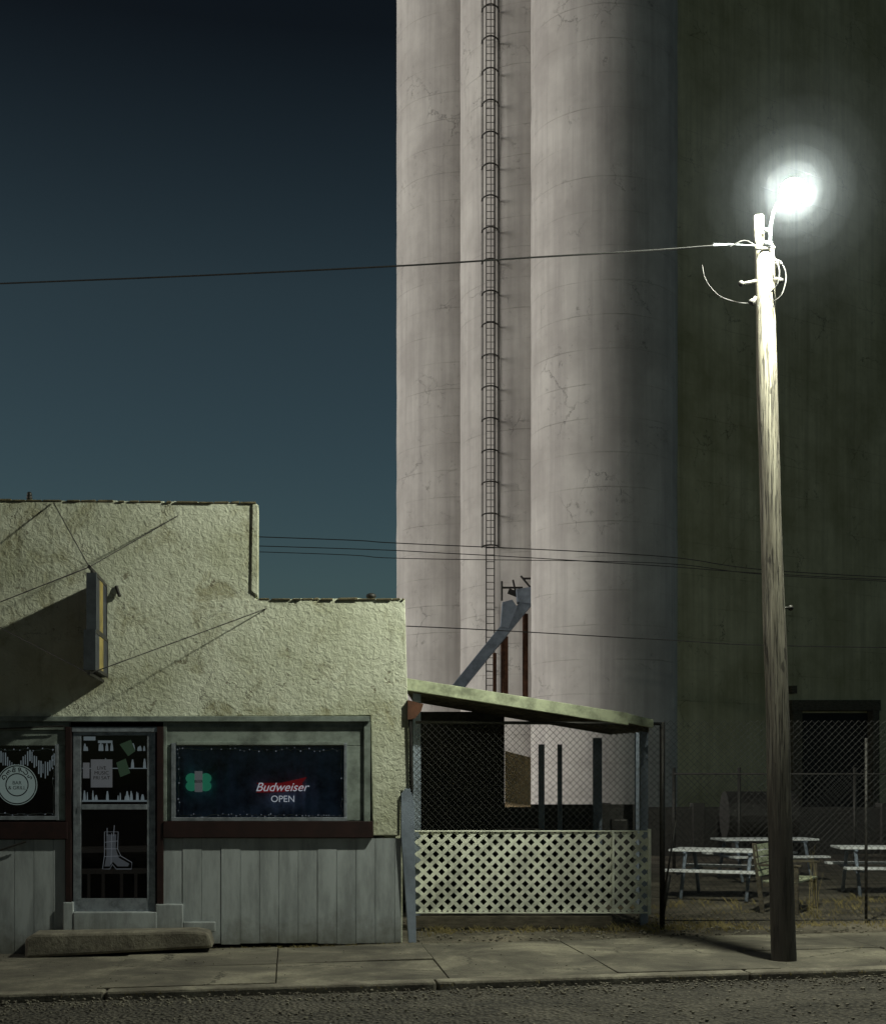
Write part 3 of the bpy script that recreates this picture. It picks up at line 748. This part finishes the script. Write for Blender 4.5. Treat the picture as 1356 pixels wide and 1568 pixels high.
# ------------------------------------------------------------ yard furniture
def picnic(cx, cy, rot, L=1.8):
    e = root("picnic_table", (cx, cy, 0)); c, s = math.cos(rot), math.sin(rot)
    def q(x, y, z): return (cx+x*c-y*s, cy+x*s+y*c, z+gz(cx))
    def bx(m, x0, x1, y0, y1, z0, z1): m.hexa([q(x0, y0, z0), q(x1, y0, z0), q(x1, y0, z1), q(x0, y0, z1), q(x0, y1, z0), q(x1, y1, z0), q(x1, y1, z1), q(x0, y1, z1)])
    m = M()
    for i in range(5): bx(m, -L/2, L/2, -.37+i*.15, -.37+i*.15+.138, .72, .755)
    for sy in (-1, 1):
        for i in range(2): bx(m, -L/2, L/2, sy*.72-.13+i*.135, sy*.72-.13+i*.135+.125, .43, .465)
    m.obj("planks", TABLE, e, bev=.004)
    m = M()
    for sx in (-L/2+.25, L/2-.25):
        m.tube([q(sx, -.62, 0), q(sx, -.3, .70)], .03, 6); m.tube([q(sx, .62, 0), q(sx, .3, .70)], .03, 6)
        m.tube([q(sx, -.8, .41), q(sx, .8, .41)], .028, 6); m.tube([q(sx, -.38, .70), q(sx, .38, .70)], .028, 6)
    m.obj("frame", BLUEG, e, True)
picnic(4.35, 20.4, R(-24), 1.5); picnic(7.1, 20.6, R(-5)); picnic(5.9, 24.0, R(8))

bench = root("garden_bench", (5.05, 18.6, 0))
c_, s_ = math.cos(R(62)), math.sin(R(62)); bcx, bcy = 4.72, 18.4
def bq(x, y, z): return (bcx+x*c_-y*s_, bcy+x*s_+y*c_, z+gz(bcx))
def bb(m, x0, x1, y0, y1, z0, z1, lean=0.0):
    f = lambda x, y, z: bq(x, y+lean*z, z)
    m.hexa([f(x0, y0, z0), f(x1, y0, z0), f(x1, y0, z1), f(x0, y0, z1), f(x0, y1, z0), f(x1, y1, z0), f(x1, y1, z1), f(x0, y1, z1)])
m = M()
for i in range(5): bb(m, -.62, .62, -.42+i*.1, -.42+i*.1+.085, .42, .445)
for i in range(5): bb(m, -.62, .62, .02, .045, .50+i*.09, .50+i*.09+.07, .15)
m.obj("slats", GREENB, bench, bev=.004)
m = M()
for sx in (-.62, .57):
    bb(m, sx, sx+.05, -.42, -.36, 0, .64); bb(m, sx, sx+.05, .04, .10, 0, .95, .12); bb(m, sx-.01, sx+.06, -.46, .12, .64, .67); bb(m, sx, sx+.05, -.36, .05, .36, .41)
m.obj("frame", WOOD, bench, bev=.004)

lw = root("low_yard_wall"); m = M(); m.box(-1, 16, 32, 32.3, -.1, 1.25)
for i in range(8): m.box(-.8+i*2.3, -.5+i*2.3, 31.9, 32.35, -.1, 1.35)
m.obj("boards", DKMET, lw, bev=.02)
drum = root("steel_tank"); m = M()
tc = Vector((7.3, 30.2, 1.1))
m.tube([tc+Vector((-.8, 0, 0)), tc+Vector((-.72, 0, 0)), tc+Vector((.72, 0, 0)), tc+Vector((.8, 0, 0))], .55, 24); m.obj("tank_shell", DKMET, drum)
m = M()
for s in (-.5, .5): m.box(tc.x+s-.05, tc.x+s+.05, 29.8, 30.6, -.05, .62)
m.obj("cradle", DKMET, drum)

# ------------------------------------------------------------ dry grass
GR, ntg, bsg = newmat("dry_grass")
vg = coords(ntg); cg = ramp(ntg, tnoise(ntg, vg, 3, 4), [(0.3, (0.12, 0.10, 0.035)), (0.6, (0.32, 0.26, 0.11)), (0.8, (0.42, 0.36, 0.18))])
ntg.links.new(cg, bsg.inputs["Base Color"]); bsg.inputs["Roughness"].default_value = .8
m = M()
def tuft(x, y, n, h, sp):
    zb = gz(x)-.03
    for _ in range(n):
        a = random.uniform(0, 6.28); r = random.gauss(0, sp); bx, by = x+r*math.cos(a), y+r*math.sin(a)
        hh = h*random.uniform(.4, 1.2); l = random.uniform(.2, 1.0)*hh; t = random.uniform(0, 6.28); w = random.uniform(.002, .005)
        m.add([(bx-w, by, zb), (bx+w, by, zb), (bx+l*.4*math.cos(t)+w*.6, by+l*.4*math.sin(t), zb+hh*.6), (bx+l*math.cos(t), by+l*math.sin(t), zb+hh)], [(0, 1, 2), (0, 2, 3)])
for _ in range(300):
    x = random.uniform(-.2, 8.5); y = FD-.1+abs(random.gauss(0, .2))*random.choice([-1, -1, 1]); tuft(x, y, random.randint(6, 18), random.uniform(.03, .10), .08)
for _ in range(330):
    x = random.uniform(2.6, 9); y = random.uniform(16.2, 20)
    if noise.noise(Vector((x, y, 0))) > -.05: tuft(x, y, 12, random.uniform(.03, .12), .11)
for _ in range(110):
    uu = random.uniform(-2.4, -.02); p = FW(uu, .04+abs(random.gauss(0, .03)), 0); tuft(p.x, p.y, 6, .05, .03)
for _ in range(120):
    uu = random.uniform(-6, 8); p = FW(uu, random.choice([3.02, 1.39, 2.765])+random.gauss(0, .012), 0); tuft(p.x, p.y, 5, .035, .04)
p = at(1244, 1330, 17.2)
for _ in range(9):
    xx, yy = p.x+random.gauss(0, .04), p.y+random.gauss(0, .04); l = random.uniform(-.15, .15); hh = random.uniform(.5, 1.1)
    m.tube([(xx, yy, 0), (xx+l*.3, yy, hh*.6), (xx+l, yy, hh)], .004, 3, .001)
m.obj("dry_grass", GR)
m = M()
for _ in range(3800):
    uu = random.uniform(-8, 9); ww = random.choice([random.uniform(3.0, 3.5), random.uniform(3, 6)]); p = FW(uu, ww, -.052+random.uniform(-.01, .01)); s = random.uniform(.005, .02)
    m.ball(p, s, 5, 3, .6)
for _ in range(900):
    p = FW(random.uniform(0, 8), random.uniform(-2.5, 0.1), .0); m.ball(p, random.uniform(.008, .03), 5, 3, .6)
for _ in range(160):
    p = FW(random.uniform(-6, 8), random.uniform(0.1, 2.7), .008); m.ball(p, random.uniform(.004, .012), 5, 3, .6)
m.obj("gravel", KERBM)

# ------------------------------------------------------------ added building out of frame left, blocks side light from the bar front
blocker = root("side_light_blocker"); m = M(); m.box(-19, -10.2, -6, 12.0, -.3, 12.0); m.box(-19.2, -10.0, -6.2, 12.2, 12.0, 12.4); m.obj("walls_and_cornice", BRICK, blocker, bev=.02)
m = M(); mf = M()
for fl in (0.9, 4.6, 8.3):
    for i in range(5):
        y = -4.5+i*3.3; m.box(-10.21, -10.17, y, y+1.2, fl, fl+1.9); mf.box(-10.22, -10.1, y-.1, y+1.3, fl-.12, fl-.001); mf.box(-10.2, -10.12, y-.1, y+1.3, fl+1.9, fl+2.05); mf.box(-10.19, -10.13, y+.57, y+.63, fl, fl+1.9)
m.obj("window_panes", GLASS, blocker); mf.obj("window_frames", TRIM, blocker)

# ------------------------------------------------------------ light
ELV = R(9); sd = bpy.data.lights.new("sun", 'SUN'); so = bpy.data.objects.new("sun", sd); scene.collection.objects.link(so)
az = R(83)
d = Vector((math.sin(az)*math.cos(ELV), math.cos(az)*math.cos(ELV), -math.sin(ELV)))
so.rotation_euler = d.to_track_quat('-Z', 'Y').to_euler(); sd.energy = 2.0; sd.angle = R(38); sd.color = (1.0, 0.96, 0.90)

w = bpy.data.worlds.new("World"); scene.world = w; w.use_nodes = True; nt = w.node_tree
bg = nt.nodes["Background"]; sky = nt.nodes.new("ShaderNodeTexSky"); sky.sky_type = 'NISHITA'; sky.sun_disc = False
sky.sun_elevation = ELV; sky.sun_rotation = math.atan2(-d.x, -d.y) % (2*math.pi)
tc = nt.nodes.new("ShaderNodeTexCoord"); sep = nt.nodes.new("ShaderNodeSeparateXYZ"); nt.links.new(tc.outputs["Generated"], sep.inputs[0])
g = ramp(nt, sep.outputs[2], [(0.0, (0.28, 0.39, 0.54)), (0.15, (0.44, 0.58, 0.62)), (0.35, (0.38, 0.44, 0.42)), (0.5, (0.12, 0.12, 0.12)), (0.8, (0.08, 0.09, 0.12))])
c = mixc(nt, 1.0, sky.outputs[0], g, 'MULTIPLY')
nt.links.new(c, bg.inputs[0]); bg.inputs[1].default_value = 0.05

scene.view_settings.view_transform = 'Standard'; scene.view_settings.look = 'None'; scene.view_settings.exposure = 0
